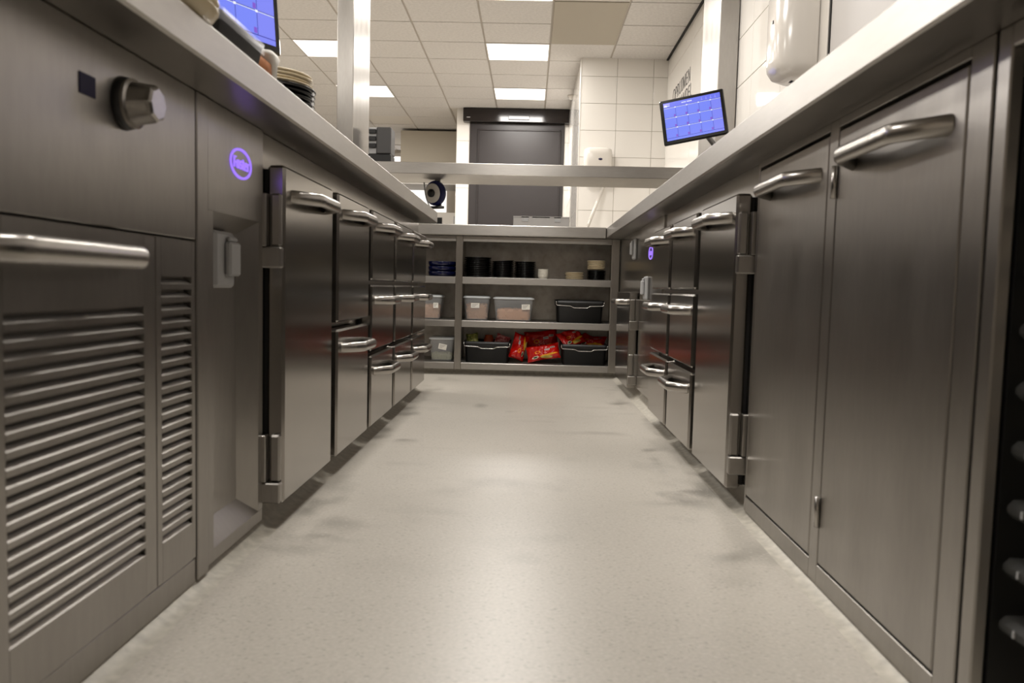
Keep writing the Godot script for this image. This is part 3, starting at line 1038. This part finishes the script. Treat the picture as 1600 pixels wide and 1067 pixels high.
func right_run() -> void:
	# tall rack with plastic runners
	var t := thing("tray_rack", "black tray rack with clear plastic runners in a steel frame", "rack")
	face(1, 0.53, 0.016, 0.893, 0.919, 0.0, 0.838, "post", M.steel_satin, t, 0.002)
	face(1, 0.53, 0.03, 0.05, 0.893, 0.812, 0.838, "top_rail", M.steel_satin, t, 0.002)
	face(1, 0.547, 0.6, 0.888, 0.915, 0.0, 0.838, "side_wall", M.black_plastic, t, 0.0)
	face(1, 1.13, 0.02, 0.05, 0.885, 0.0, 0.838, "back_wall", M.black_plastic, t, 0.0)
	face(1, 0.565, 0.6, 0.05, 0.885, 0.0, 0.02, "bottom", M.black_plastic, t, 0.0)
	face(1, 0.565, 0.6, 0.05, 0.885, 0.815, 0.838, "roof", M.black_plastic, t, 0.0)
	var rm := mb()
	bx(rm, Vector3(0, -0.0105, -0.27), Vector3(0.05, 0.0105, 0.27), 0.007)
	rm.generate_normals()
	var runner := rm.commit()
	var cm := mb()
	bx(cm, Vector3(-0.0015, -0.004, -0.0015), Vector3(0.0, 0.004, 0.0015), 0.0)
	cm.generate_normals()
	var clip := cm.commit()
	for i in 10:
		var y := 0.159 + i * 0.0675
		var r := place(runner, "runner", M.runner, t, Transform3D(Basis.IDENTITY, Vector3(0.549, y, -0.613)))
		place(clip, "clip", M.grey_plastic, r, Transform3D(Basis.IDENTITY, Vector3(0, 0, -0.235)))
		place(clip, "clip", M.grey_plastic, r, Transform3D(Basis.IDENTITY, Vector3(0, 0, -0.05)))
	# two framed cupboards
	var c := thing("steel_cupboard", "steel cupboard with two tall flush doors and bow handles", "cabinet")
	face(1, 0.562, 0.576, 0.926, 1.846, 0.012, 0.838, "carcass", M.steel_satin, c, 0.001)
	for e in [[0.926, 0.974], [1.376, 1.415], [1.837, 1.846]]:
		face(1, 0.53, 0.032, e[0], e[1], 0.01, 0.838, "stile", M.steel_satin, c, 0.0015)
	for e in [[0.974, 1.376], [1.415, 1.837]]:
		face(1, 0.53, 0.032, e[0], e[1], 0.01, 0.046, "bottom_rail", M.steel_satin, c, 0.001)
		face(1, 0.53, 0.032, e[0], e[1], 0.823, 0.838, "top_rail", M.steel_satin, c, 0.001)
	for e in [[0.978, 1.372, 0.752], [1.419, 1.833, 0.752]]:
		var d := face(1, 0.53, 0.016, e[0], e[1], 0.050, 0.816, "door", M.steel_satin, c, 0.002)
		bow_handle(1, 0.53, e[0] + 0.035, e[0] + 0.335, e[2], d, 0.046, 0.014, 0.0105)
		if e[0] < 1.0:
			for y in [0.115, 0.70]:
				var h := mb(true)
				tube(h, [Vector3(0.526, y, -1.375), Vector3(0.526, y + 0.056, -1.375)], 0.0055, 0.0055, 10, Vector3.RIGHT)
				put(h, "hinge", M.steel_handle, d)
	# refrigerated counter, its badge panel at the far end
	var f := thing("refrigerated_counter", "steel refrigerated counter beside the two-door cupboard, small far badge panel", "refrigerator")
	face(1, 0.537, 0.6, 1.850, 5.2, 0.061, 0.838, "carcass", M.steel_polished, f, 0.001)
	var dr := fridge_front(1, 0.49, 1.878, 2.266, 0.053, 0.770, "door", f, 0.716)
	hinge(1, 0.49, 1.878, 0.578, 0.725, dr)
	hinge(1, 0.49, 1.878, 0.092, 0.240, dr)
	for e in [[2.325, 2.705], [2.752, 3.118]]:
		for r in [[0.540, 0.768, 0.716], [0.303, 0.525, 0.475], [0.053, 0.288, 0.235]]:
			fridge_front(1, 0.49, e[0], e[1], r[0], r[1], "drawer", f, r[2])
	var p := face(1, 0.53, 0.008, 3.125, 3.74, 0.06, 0.838, "badge_panel", M.steel_polished, f, 0.001)
	logo(1, 0.53, 3.44, 0.70, p)
	var low := face(1, 0.49, 0.04, 3.80, 4.33, 0.053, 0.525, "low_door", M.steel_polished, f, 0.002)
	bow_handle(1, 0.49, 3.90, 4.2, 0.475, low)
	hinge(1, 0.49, 3.80, 0.34, 0.49, low)
	hinge(1, 0.49, 3.80, 0.07, 0.22, low)
	wall_socket(1, 0.53, 3.50, 0.545, "power_socket", "small grey socket with hinged cover beneath the far violet badge")
	wall_socket(1, 0.537, 3.98, 0.745, "power_socket", "small grey socket above the low corner door")
	var w := thing("right_worktop", "steel worktop along the white tiled wall", "worktop")
	var st := mb()
	bx(st, Vector3(0.445, 0.838, 0.0), Vector3(1.19, 0.900, -5.28), 0.004)
	put(st, "slab", M.steel_cross_brushed, w)

func cross_unit() -> void:
	var t := thing("shelf_cabinet", "open steel shelf cabinet closing the end of the aisle", "shelving")
	var zf := -4.64
	var zb := -5.02
	for p in [[-0.446, -0.406], [0.484, 0.530], [-1.2, -1.16]]:
		box_part("post", Vector3(p[0], 0.034, zf), Vector3(p[1], 0.835, zf - 0.03), M.steel_satin, t, 0.002)
	box_part("divider", Vector3(-0.432, 0.034, zf - 0.03), Vector3(-0.42, 0.835, zb), M.steel_polished, t, 0.0)
	box_part("side_panel", Vector3(0.512, 0.034, zf - 0.03), Vector3(0.526, 0.835, zb), M.steel_polished, t, 0.0)
	box_part("side_panel", Vector3(-1.2, 0.034, zf - 0.03), Vector3(-1.186, 0.835, zb), M.steel_polished, t, 0.0)
	box_part("back_panel", Vector3(-1.2, 0.034, zb), Vector3(0.526, 0.835, zb - 0.012), M.steel_stained, t, 0.0)
	for e in [[-1.16, -0.446, -1.186, -0.432], [-0.406, 0.484, -0.42, 0.512]]:
		for y in [[0.034, 0.0735], [0.290, 0.329], [0.550, 0.591]]:
			var st := mb()
			bx(st, Vector3(e[0], y[0], zf), Vector3(e[1], y[1], zf - 0.022), 0.002)
			bx(st, Vector3(e[2], y[1] - 0.012, zf - 0.022), Vector3(e[3], y[1], zb), 0.0)
			put(st, "shelf", M.steel_cross_brushed, t)
		box_part("top_rail", Vector3(e[0], 0.802, zf), Vector3(e[1], 0.835, zf - 0.022), M.steel_cross_brushed, t, 0.002)
	var w := thing("cross_worktop", "steel worktop over the open shelf cabinet", "worktop")
	var st := mb()
	bx(st, Vector3(-1.25, 0.837, -4.60), Vector3(0.443, 0.900, -5.28), 0.004)
	put(st, "slab", M.steel_cross_brushed, w)
	# shelf above it, between two steel columns
	var o := thing("overshelf", "long steel overshelf spanning between the two steel columns", "shelf")
	st = mb()
	bx(st, Vector3(-1.085, 1.205, -4.70), Vector3(1.075, 1.274, -4.712), 0.003)
	put(st, "front_edge", M.steel_cross_brushed, o)
	st = mb()
	bx(st, Vector3(-1.085, 1.213, -4.712), Vector3(1.075, 1.274, -5.20), 0.001)
	put(st, "board", M.steel_cross_brushed, o)
	for e in [[-1.19, -1.09, "brushed steel column rising behind the left plates"], [1.08, 1.195, "brushed steel column rising beside the tiled wall"]]:
		var c := thing("steel_column", e[2], "column", Vector3((e[0] + e[1]) / 2, 0.9, -4.95))
		var hw: float = (e[1] - e[0]) / 2
		st = mb()
		bx(st, Vector3(-hw, 0.002, -0.22), Vector3(hw, CEIL - 0.902, 0.245), 0.004)
		put(st, "casing", M.steel_satin, c)
		st = mb()
		bx(st, Vector3(-hw - 0.004, 0.0, -0.225), Vector3(hw + 0.004, 0.014, 0.25), 0.003)
		put(st, "foot_plate", M.steel_dull, c)

func shelf_goods() -> void:
	# upper shelf at 0.591
	var y := 0.5915
	var zc := -4.76
	var bm := mb(true)
	lathe(bm, [Vector2(0, 0), Vector2(0.070, 0), Vector2(0.081, 0.004), Vector2(0.0865, 0.016), Vector2(0.0875, 0.0285), Vector2(0.0865, 0.03), Vector2(0.084, 0.029), Vector2(0.078, 0.010), Vector2(0, 0.006)], 36)
	bm.generate_normals()
	var bowl := bm.commit()
	stack("blue_bowl", "dark blue glazed bowl in the stack on the upper shelf", "bowl", "blue bowls on the upper shelf", bowl, M.blue_plate, Vector3(-0.54, y, zc), 3, 0.0302, 0.0006)
	var p1 := plate_mesh(0.083, 0.0112)
	var p2 := plate_mesh(0.067, 0.0098)
	stack("black_plate", "black plate in the tallest stack beside the shelf divider post", "plate", "black plates in the tallest shelf stack", p1, M.black_plate, Vector3(-0.322, y, zc), 11, 0.0110, 0.002)
	stack("black_plate", "small black plate in the leaning middle stack on upper shelf", "plate", "black plates in the leaning shelf stack", p2, M.black_plate, Vector3(-0.169, y, zc), 10, 0.0104, 0.0015, 0.06)
	stack("black_plate", "small black plate in the straight stack beside white ramekins", "plate", "black plates in the straight shelf stack", p2, M.black_plate, Vector3(-0.032, y, zc), 10, 0.0102, 0.0015)
	var rm := mb(true)
	lathe(rm, [Vector2(0, 0), Vector2(0.026, 0), Vector2(0.029, 0.003), Vector2(0.033, 0.018), Vector2(0.033, 0.0205), Vector2(0.030, 0.0205), Vector2(0.026, 0.005), Vector2(0, 0.004)], 28)
	rm.generate_normals()
	stack("white_ramekin", "white ramekin in the short stack on the upper shelf", "ramekin", "white ramekins on the upper shelf", rm.commit(), M.white_plate, Vector3(0.079, y, zc), 5, 0.0096, 0.001)
	var p3 := plate_mesh(0.056, 0.0088)
	stack("cream_plate", "cream saucer in the low loose stack on the upper shelf", "plate", "cream saucers in the low stack", p3, M.cream_plate, Vector3(0.272, y, zc), 5, 0.0088, 0.004)
	stack("dark_dish", "black dish with pale rim under the cream saucers", "dish", "black dishes on the upper shelf", plate_mesh(0.058, 0.0094), M.black_plate, Vector3(0.405, y, zc), 6, 0.0096, 0.001)
	stack("cream_plate", "cream saucer resting on top of the black dishes", "plate", "cream saucers on the black dishes", p3, M.cream_plate, Vector3(0.403, y + 0.0625, zc), 6, 0.0092, 0.0025)
	# middle shelf at 0.329
	y = 0.3295
	food_box("food_container", "clear food container behind the left drawers on middle shelf", Vector3(-0.615, y, -4.78), 0.17, 0.17, 0.148, 0.6, M.food_brown, "tan sliced food", [0.045, 0.085 / 0.148, 0.03, 0.032, 0.0])
	food_box("food_container", "clear square container of brown chopped food on middle shelf", Vector3(-0.3215, y, -4.78), 0.167, 0.17, 0.148, 0.66, M.food_brown, "brown speckled chopped food", [-0.008, 0.09 / 0.148, 0.052, 0.03, 0.0])
	food_box("food_container", "wide clear container of peach coloured food on middle shelf", Vector3(-0.096, y, -4.78), 0.252, 0.19, 0.146, 0.5, M.food_peach, "peach coloured food", [0.075, 0.088 / 0.146, 0.05, 0.032, 0.03], 0.84)
	crate("black plastic crate with wire handle, empty, on middle shelf", Vector3(0.3065, y, -4.80), 0.297, 0.24, 0.136)
	# bottom shelf at 0.0735
	y = 0.0740
	food_box("food_container", "clear container with tilted label on the bottom shelf", Vector3(-0.532, y, -4.78), 0.156, 0.16, 0.146, 0.3, M.food_green, "pale green food", [0.008, 0.088 / 0.146, 0.05, 0.034, -0.2])
	crate("black crate with wire handle holding snack packets", Vector3(-0.251, y, -4.80), 0.288, 0.24, 0.128)
	crate("black crate with wire handle piled with red bags", Vector3(0.34, y, -4.80), 0.286, 0.24, 0.126)
	var pk := bag_mesh(0.075, 0.10, 0.022, 3)
	var a := place(pk, "snack_packet", M.pack_green, self, Transform3D(Basis(Vector3(0, 0, 1), 0.15).rotated(Vector3.RIGHT, -0.2), Vector3(-0.345, 0.197, -4.77)))
	tag(a, "yellow green speckled packet poking out of the black crate", "packet")
	a = place(bag_mesh(0.09, 0.09, 0.022, 4), "snack_packet", M.pack_pink, self, Transform3D(Basis(Vector3(0, 0, 1), -0.35).rotated(Vector3.RIGHT, -0.3), Vector3(-0.166, 0.196, -4.80)))
	tag(a, "red and pink packet at the crate's end", "packet")
	var jm := mb(true)
	lathe(jm, [Vector2(0, 0), Vector2(0.026, 0), Vector2(0.03, 0.005), Vector2(0.03, 0.13), Vector2(0.024, 0.142), Vector2(0.024, 0.152), Vector2(0, 0.153)], 24)
	jm.generate_normals()
	a = place(jm.commit(), "orange_jar", M.pack_orange, self, Transform3D(Basis(Vector3.RIGHT, -0.05), Vector3(-0.248, 0.083, -4.81)))
	tag(a, "dull orange jar standing in the black crate", "jar")
	var bags := [
		["red snack bag leaning upright between crate and other bags", Vector3(-0.058, 0.171, -4.755), Vector3(-0.15, 0.35, 1.25), 0.165, 0.098, 0.026, 11],
		["red snack bag with barcode lying in front of another", Vector3(0.092, 0.141, -4.728), Vector3(-0.35, -0.08, 0.2), 0.205, 0.098, 0.028, 12],
		["red snack bag half hidden behind the barcoded bag", Vector3(0.085, 0.196, -4.89), Vector3(-0.25, 0.0, 0.15), 0.21, 0.15, 0.035, 13],
		["crumpled red bag on top of the black crate", Vector3(0.262, 0.232, -4.77), Vector3(-0.75, 0.35, 0.35), 0.16, 0.12, 0.024, 14],
		["flat red bag lying along the black crate's rim", Vector3(0.395, 0.207, -4.82), Vector3(-1.0, -0.2, -0.1), 0.17, 0.14, 0.022, 15],
	]
	for b in bags:
		var r: Vector3 = b[2]
		var o := place(bag_mesh(b[3], b[4], b[5], b[6]), "snack_bag", M.bag, self, Transform3D(Basis.from_euler(r), b[1]))
		tag(o, b[0], "bag")

func counter_goods() -> void:
	var y := 0.9005
	# left worktop
	var big := plate_mesh(0.116, 0.024)
	stack("cream_plate", "large cream plate in the stack beside the film covered tray", "plate", "cream plates beside the tray", big, M.cream_plate, Vector3(-0.576, y, -1.118), 6, 0.012, 0.002)
	var pl := plate_mesh(0.105, 0.016)
	stack("black_plate", "large black plate in the worktop stack under cream plates", "plate", "black plates in the worktop stack", pl, M.black_plate, Vector3(-0.63, y, -1.86), 7, 0.0118, 0.002)
	stack("cream_plate", "cream plate on top of the black worktop stack", "plate", "cream plates on the black stack", plate_mesh(0.10, 0.010), M.cream_plate, Vector3(-0.63, y + 0.0845, -1.86), 4, 0.0075, 0.002)
	var t := thing("black_tray", "black tray under shiny plastic film on the left worktop", "tray", Vector3(-0.60, y, -1.352))
	var st := mb(true)
	loft(st, [[0, 0.17, 0.19, 0.01], [0.058, 0.19, 0.21, 0.012], [0.062, 0.195, 0.215, 0.012], [0.062, 0.18, 0.2, 0.01], [0.01, 0.16, 0.18, 0.01]])
	put(st, "tub", M.black_plastic, t)
	st = mb(true)
	loft(st, [[0.045, 0.1975, 0.2175, 0.014], [0.066, 0.198, 0.218, 0.014], [0.072, 0.18, 0.2, 0.02]], Vector3.ZERO, false, true)
	put(st, "film", M.film, t)
	t = thing("bread_parcel", "brown bread roll half wrapped in white paper behind the tray", "food", Vector3(-0.56, y, -1.492))
	st = mb(true)
	loft(st, [[0, 0.09, 0.05, 0.02], [0.02, 0.11, 0.066, 0.025], [0.045, 0.108, 0.062, 0.025], [0.06, 0.07, 0.03, 0.014]])
	put(st, "bread", M.bread, t)
	st = mb(true)
	loft(st, [[0.0, 0.112, 0.02, 0.008], [0.05, 0.118, 0.024, 0.01], [0.062, 0.12, 0.05, 0.012], [0.071, 0.11, 0.055, 0.012], [0.074, 0.09, 0.03, 0.012]], Vector3(0, 0, -0.028))
	put(st, "paper", M.paper, t)
	monitor("order_screen", "black touch screen facing the aisle above the left worktop", Vector3(-0.711, 1.20, -1.765), Vector3(-0.10, 1.02, 0), 0.33, 0.25, [Vector3(-0.745, 1.19, -1.785), Vector3(-0.77, 1.12, -1.80), Vector3(-0.772, 0.902, -1.80)])
	monitor("order_screen", "black touch screen tilted in front of the right steel column", Vector3(0.785, 1.395, -3.9), Vector3(-0.2, -0.297, 0.172), 0.312, 0.236, [Vector3(0.80, 1.385, -3.94), Vector3(0.86, 1.37, -4.05), Vector3(1.12, 1.36, -4.702)])
	# box on the cross worktop
	t = thing("slotted_case", "low grey case with slotted top edge on the cross worktop", "case", Vector3(0.06, y, -4.86))
	st = mb()
	bx(st, Vector3(-0.172, 0, -0.10), Vector3(0.172, 0.062, 0.10), 0.003)
	for q in [[-0.172, -0.122], [-0.078, -0.055], [0.05, 0.078], [0.12, 0.172]]:
		bx(st, Vector3(q[0], 0.062, 0.09), Vector3(q[1], 0.0675, 0.10), 0.0)
	put(st, "case", M.pale_case, t)
	box_part("lid", Vector3(-0.172, 0.0675, -0.10), Vector3(0.172, 0.0705, 0.10), M.pale_case, t, 0.001)
	for s in [[-0.12, -0.08], [0.08, 0.118]]:
		box_part("latch", Vector3(s[0], 0.038, 0.0995), Vector3(s[1], 0.056, 0.103), M.grey_plastic, t, 0.001)
	# ticket printer on the overshelf
	t = thing("ticket_printer", "black and grey ticket printer standing on the overshelf", "printer", Vector3(-0.962, 1.275, -4.92))
	st = mb()
	bx(st, Vector3(-0.075, 0.01, -0.11), Vector3(0.07, 0.075, 0.03), 0.006)
	put(st, "base", M.black_plastic, t)
	st = mb()
	bx(st, Vector3(-0.022, 0.076, -0.11), Vector3(0.07, 0.24, 0.03), 0.005)
	put(st, "casing", M.grey_case, t)
	st = mb()
	bx(st, Vector3(-0.075, 0.076, -0.11), Vector3(-0.0225, 0.24, 0.012), 0.003)
	put(st, "side_bay", M.grey_plastic, t)
	for k in 3:
		box_part("slot_cover", Vector3(-0.072, 0.113 + k * 0.044, 0.0125), Vector3(-0.026, 0.140 + k * 0.044, 0.024), M.black_plastic, t, 0.003)
	for sx in [-0.06, 0.055]:
		for sz in [-0.095, 0.015]:
			var fm := mb(true)
			tube(fm, [Vector3(sx, 0, sz), Vector3(sx, 0.011, sz)], 0.008, 0.008, 10, Vector3.RIGHT)
			put(fm, "foot", M.rubber, t)
	# hose reel hung under the overshelf
	t = thing("hose_reel", "hose reel with white drum and blue hose under the overshelf", "reel", Vector3(-0.632, 1.128, -5.02))
	t.rotation = Vector3(0.1, -0.55, 0)
	st = mb(true)
	var ax := Basis(Vector3.RIGHT, PI / 2)
	lathe(st, [Vector2(0, 0), Vector2(0.058, 0.0), Vector2(0.062, 0.004), Vector2(0.058, 0.008), Vector2(0.03, 0.012), Vector2(0, 0.012)], 32)
	st.generate_normals()
	var drum := place(st.commit(), "drum", M.white_plastic, t, Transform3D(ax, Vector3(0, 0, 0.014)))
	st = mb(true)
	lathe(st, [Vector2(0, 0), Vector2(0.026, 0), Vector2(0.026, 0.012), Vector2(0.02, 0.016), Vector2(0, 0.016)], 24)
	st.generate_normals()
	place(st.commit(), "hub", M.black_plastic, drum, Transform3D(Basis.IDENTITY, Vector3(0, 0.012, 0)))
	st = mb(true)
	lathe(st, [Vector2(0.03, -0.03), Vector2(0.074, -0.03), Vector2(0.080, -0.02), Vector2(0.076, -0.013), Vector2(0.080, -0.006), Vector2(0.074, 0.002), Vector2(0.03, 0.002)], 32)
	st.generate_normals()
	place(st.commit(), "hose", M.blue_hose, t, Transform3D(ax, Vector3.ZERO))
	st = mb()
	bx(st, Vector3(-0.02, -0.09, -0.05), Vector3(0.02, 0.080, -0.032), 0.004)
	bx(st, Vector3(-0.035, -0.10, -0.045), Vector3(0.045, -0.082, 0.03), 0.004)
	put(st, "bracket", M.black_plastic, t)
	st = mb(true)
	tube(st, rounded([Vector3(-0.055, 0.07, 0.03), Vector3(-0.035, -0.03, 0.045), Vector3(0.03, -0.16, 0.04), Vector3(0.035, -0.223, 0.035)], 0.05, 5), 0.004, 0.004, 8, Vector3(0, 0, 1))
	put(st, "loose_hose_end", M.grey_plastic, t)
	# towel roll dispenser on the right wall
	t = thing("towel_dispenser", "white rounded paper towel dispenser on the tiled wall above the worktop", "dispenser", Vector3(1.19, 1.46, -3.48))
	st = mb(true)
	var secs := [[0.0, 0.35, 0.55], [0.006, 0.6, 0.76], [0.022, 0.85, 0.93], [0.05, 0.97, 0.99], [0.08, 1.0, 1.0], [0.36, 1.0, 1.0], [0.38, 0.9, 0.95]]
	var rings := []
	for s in secs:
		var r := []
		for k in 25:
			var an := PI * k / 24.0
			var ex := pow(absf(sin(an)), 0.62) * 0.165 * float(s[1])
			r.append(Vector3(-0.006 - ex, s[0], -signf(cos(an)) * pow(absf(cos(an)), 0.62) * 0.125 * float(s[2])))
		rings.append(r)
	for i in rings.size() - 1:
		for k in 24:
			quad(st, rings[i][k + 1], rings[i][k], rings[i + 1][k], rings[i + 1][k + 1])
	for e in [0, rings.size() - 1]:
		for k in range(1, 24):
			if e == 0:
				tri(st, rings[e][0], rings[e][k], rings[e][k + 1])
			else:
				tri(st, rings[e][0], rings[e][k + 1], rings[e][k])
	put(st, "cover", M.white_plastic, t)
	st = mb()
	bx(st, Vector3(-0.006, 0.03, -0.12), Vector3(0.006, 0.34, 0.12), 0.001)
	put(st, "back_plate", M.white_plastic, t)
	st = mb()
	for k in 7:
		var x0 := -0.075 + k * 0.008
		prism(st, PackedVector2Array([Vector2(x0, 0.004), Vector2(x0 + 0.004, -0.006), Vector2(x0 + 0.008, 0.004)]), -0.004, 0.018)
	bx(st, Vector3(-0.077, 0.0, -0.012), Vector3(-0.017, 0.008, 0.02), 0.0)
	put(st, "cutter", M.dark_joint, t)
	box_part("lock", Vector3(-0.173, 0.235, 0.03), Vector3(-0.168, 0.249, 0.04), M.grey_case, t, 0.001)

func far_things() -> void:
	# dark door with its operator
	var d := thing("dark_door", "dark brown panelled door below the automatic opener", "door", Vector3(-0.213, 0, -10.044))
	box_part("frame", Vector3(-0.603, 0, 0.0), Vector3(0.603, 2.62, 0.02), M.door_brown, d, 0.003)
	var st := mb()
	bx(st, Vector3(-0.50, 0.02, 0.02), Vector3(0.555, 2.545, 0.032), 0.004)
	put(st, "leaf", M.door_brown, d)
	for e in [[-0.503, -0.485], [0.54, 0.558]]:
		box_part("moulding", Vector3(e[0], 0.02, 0.032), Vector3(e[1], 2.547, 0.046), M.door_brown, d, 0.004)
	box_part("moulding", Vector3(-0.503, 2.53, 0.032), Vector3(0.558, 2.547, 0.046), M.door_brown, d, 0.004)
	var o := thing("door_opener", "long dark automatic door opener under the ceiling", "door opener", Vector3(-0.225, 2.625, -10.04))
	st = mb()
	bx(st, Vector3(-0.675, 0, 0), Vector3(0.672, 0.17, 0.11), 0.006)
	put(st, "casing", M.door_operator, o)
	box_part("sensor", Vector3(-0.10, 0.028, 0.11), Vector3(0.165, 0.085, 0.125), M.black_gloss, o, 0.004)
	box_part("maker_plate", Vector3(-0.63, 0.045, 0.11), Vector3(-0.585, 0.055, 0.112), M.grey_plastic, o, 0.0)
	# hand towel dispenser on the niche wall
	var t := thing("hand_dispenser", "white hand dispenser with blue oval on far tiled wall", "dispenser", Vector3(0.632, 1.60, -7.762))
	st = mb(true)
	loft(st, [[0.0, 0.25, 0.10, 0.04], [0.03, 0.27, 0.13, 0.05], [0.25, 0.275, 0.15, 0.055], [0.30, 0.26, 0.14, 0.05], [0.315, 0.2, 0.1, 0.04]], Vector3(0, 0, 0.078))
	put(st, "cover", M.white_plastic, t)
	st = mb(true)
	lathe(st, [Vector2(0, 0), Vector2(0.02, 0), Vector2(0.018, 0.003), Vector2(0, 0.003)], 24)
	st.generate_normals()
	place(st.commit(), "blue_badge", M.indigo, t, Transform3D(Basis(Vector3.RIGHT, PI / 2).scaled(Vector3(1, 0.55, 1)), Vector3(0.02, 0.20, 0.152)))
	# white broom handle leaning on that wall
	t = thing("broom", "white broom handle leaning against the far tiled wall", "broom", Vector3(0.17, 0.0, -7.45))
	st = mb(true)
	tube(st, [Vector3(0, 0.06, 0), Vector3(0.375, 1.14, -0.16), Vector3(0.40, 1.21, -0.168)], 0.012, 0.012, 12, Vector3(0, 0, 1))
	tube(st, [Vector3(0.378, 1.148, -0.161), Vector3(0.53, 1.55, -0.27)], 0.016, 0.016, 12, Vector3(0, 0, 1))
	put(st, "pole", M.white_plastic, t)
	st = mb()
	bx(st, Vector3(-0.15, 0.0, -0.03), Vector3(0.15, 0.08, 0.03), 0.01)
	put(st, "brush_head", M.white_plastic, t)
	# smoke detector
	t = thing("smoke_detector", "small round white detector on the ceiling near the opener", "detector", Vector3(0.44, CEIL, -9.25))
	st = mb(true)
	lathe(st, [Vector2(0, -0.05), Vector2(0.03, -0.048), Vector2(0.045, -0.03), Vector2(0.045, -0.02), Vector2(0.055, -0.018), Vector2(0.055, 0.0), Vector2(0, 0.0)], 24)
	put(st, "cover", M.white_plastic, t)
	st = mb(true)
	lathe(st, [Vector2(0, -0.056), Vector2(0.012, -0.054), Vector2(0.012, -0.045), Vector2(0, -0.045)], 12)
	put(st, "lens", M.grey_plastic, t)
	# extractor hood and the wall units below it, far left of the door
	t = thing("extractor_hood", "large beige grey extractor hood hanging left of the door", "hood", Vector3(-1.5, 2.03, -11.3))
	st = mb()
	bx(st, Vector3(-0.42, 0.0, -0.7), Vector3(0.40, 0.735, 0.0), 0.004)
	put(st, "casing", M.vent_panel, t)
	box_part("rim", Vector3(-0.42, -0.03, -0.7), Vector3(0.40, 0.0, 0.01), M.steel_dull, t, 0.002)
	t = thing("wall_unit", "pale wall unit under the beige extractor hood", "cabinet", Vector3(-1.22, 0.0, -12.3))
	st = mb()
	bx(st, Vector3(-0.55, 0.0, -0.4), Vector3(0.22, 1.66, 0.4), 0.004)
	put(st, "body", M.trim, t)
	box_part("painted_opening", Vector3(-0.5, 1.40, 0.4), Vector3(-0.15, 1.58, 0.41), M.black_gloss, t, 0.0)  # flat black sheet: the shade of a dark opening put in as colour
	box_part("control_box", Vector3(0.03, 1.35, 0.4), Vector3(0.18, 1.60, 0.46), M.grey_plastic, t, 0.004)
	# lettering on the right wall
	t = thing("wall_lettering", "thin dark wall lettering reading OPRUIMEN on white tiles", "lettering", Vector3(1.2985, 2.3, -7.0))
	var b := Basis(Vector3.UP, -PI / 2)
	place(text_mesh("OPRUIMEN", 0.16, 0.002), "text_line", M.ink, t, Transform3D(b, Vector3(0, 0.06, -0.04)))
	place(text_mesh("HANDEL", 0.16, 0.002), "text_line", M.ink, t, Transform3D(b, Vector3(0, -0.085, 0.14)))
	# bright window in the far wall
	var w := mb()
	bx(w, Vector3(-3.3, 1.55, -13.205), Vector3(-1.45, 2.70, -13.19), 0.0)
	var win := put(w, "window_1", M.window_glow)
	win.set_meta("kind", "structure")
	box_part("window_frame", Vector3(-3.36, 2.70, -13.2), Vector3(-1.4, 2.76, -13.16), M.trim, win, 0.003)
	box_part("window_frame", Vector3(-3.36, 1.49, -13.2), Vector3(-1.4, 1.55, -13.14), M.trim, win, 0.003)
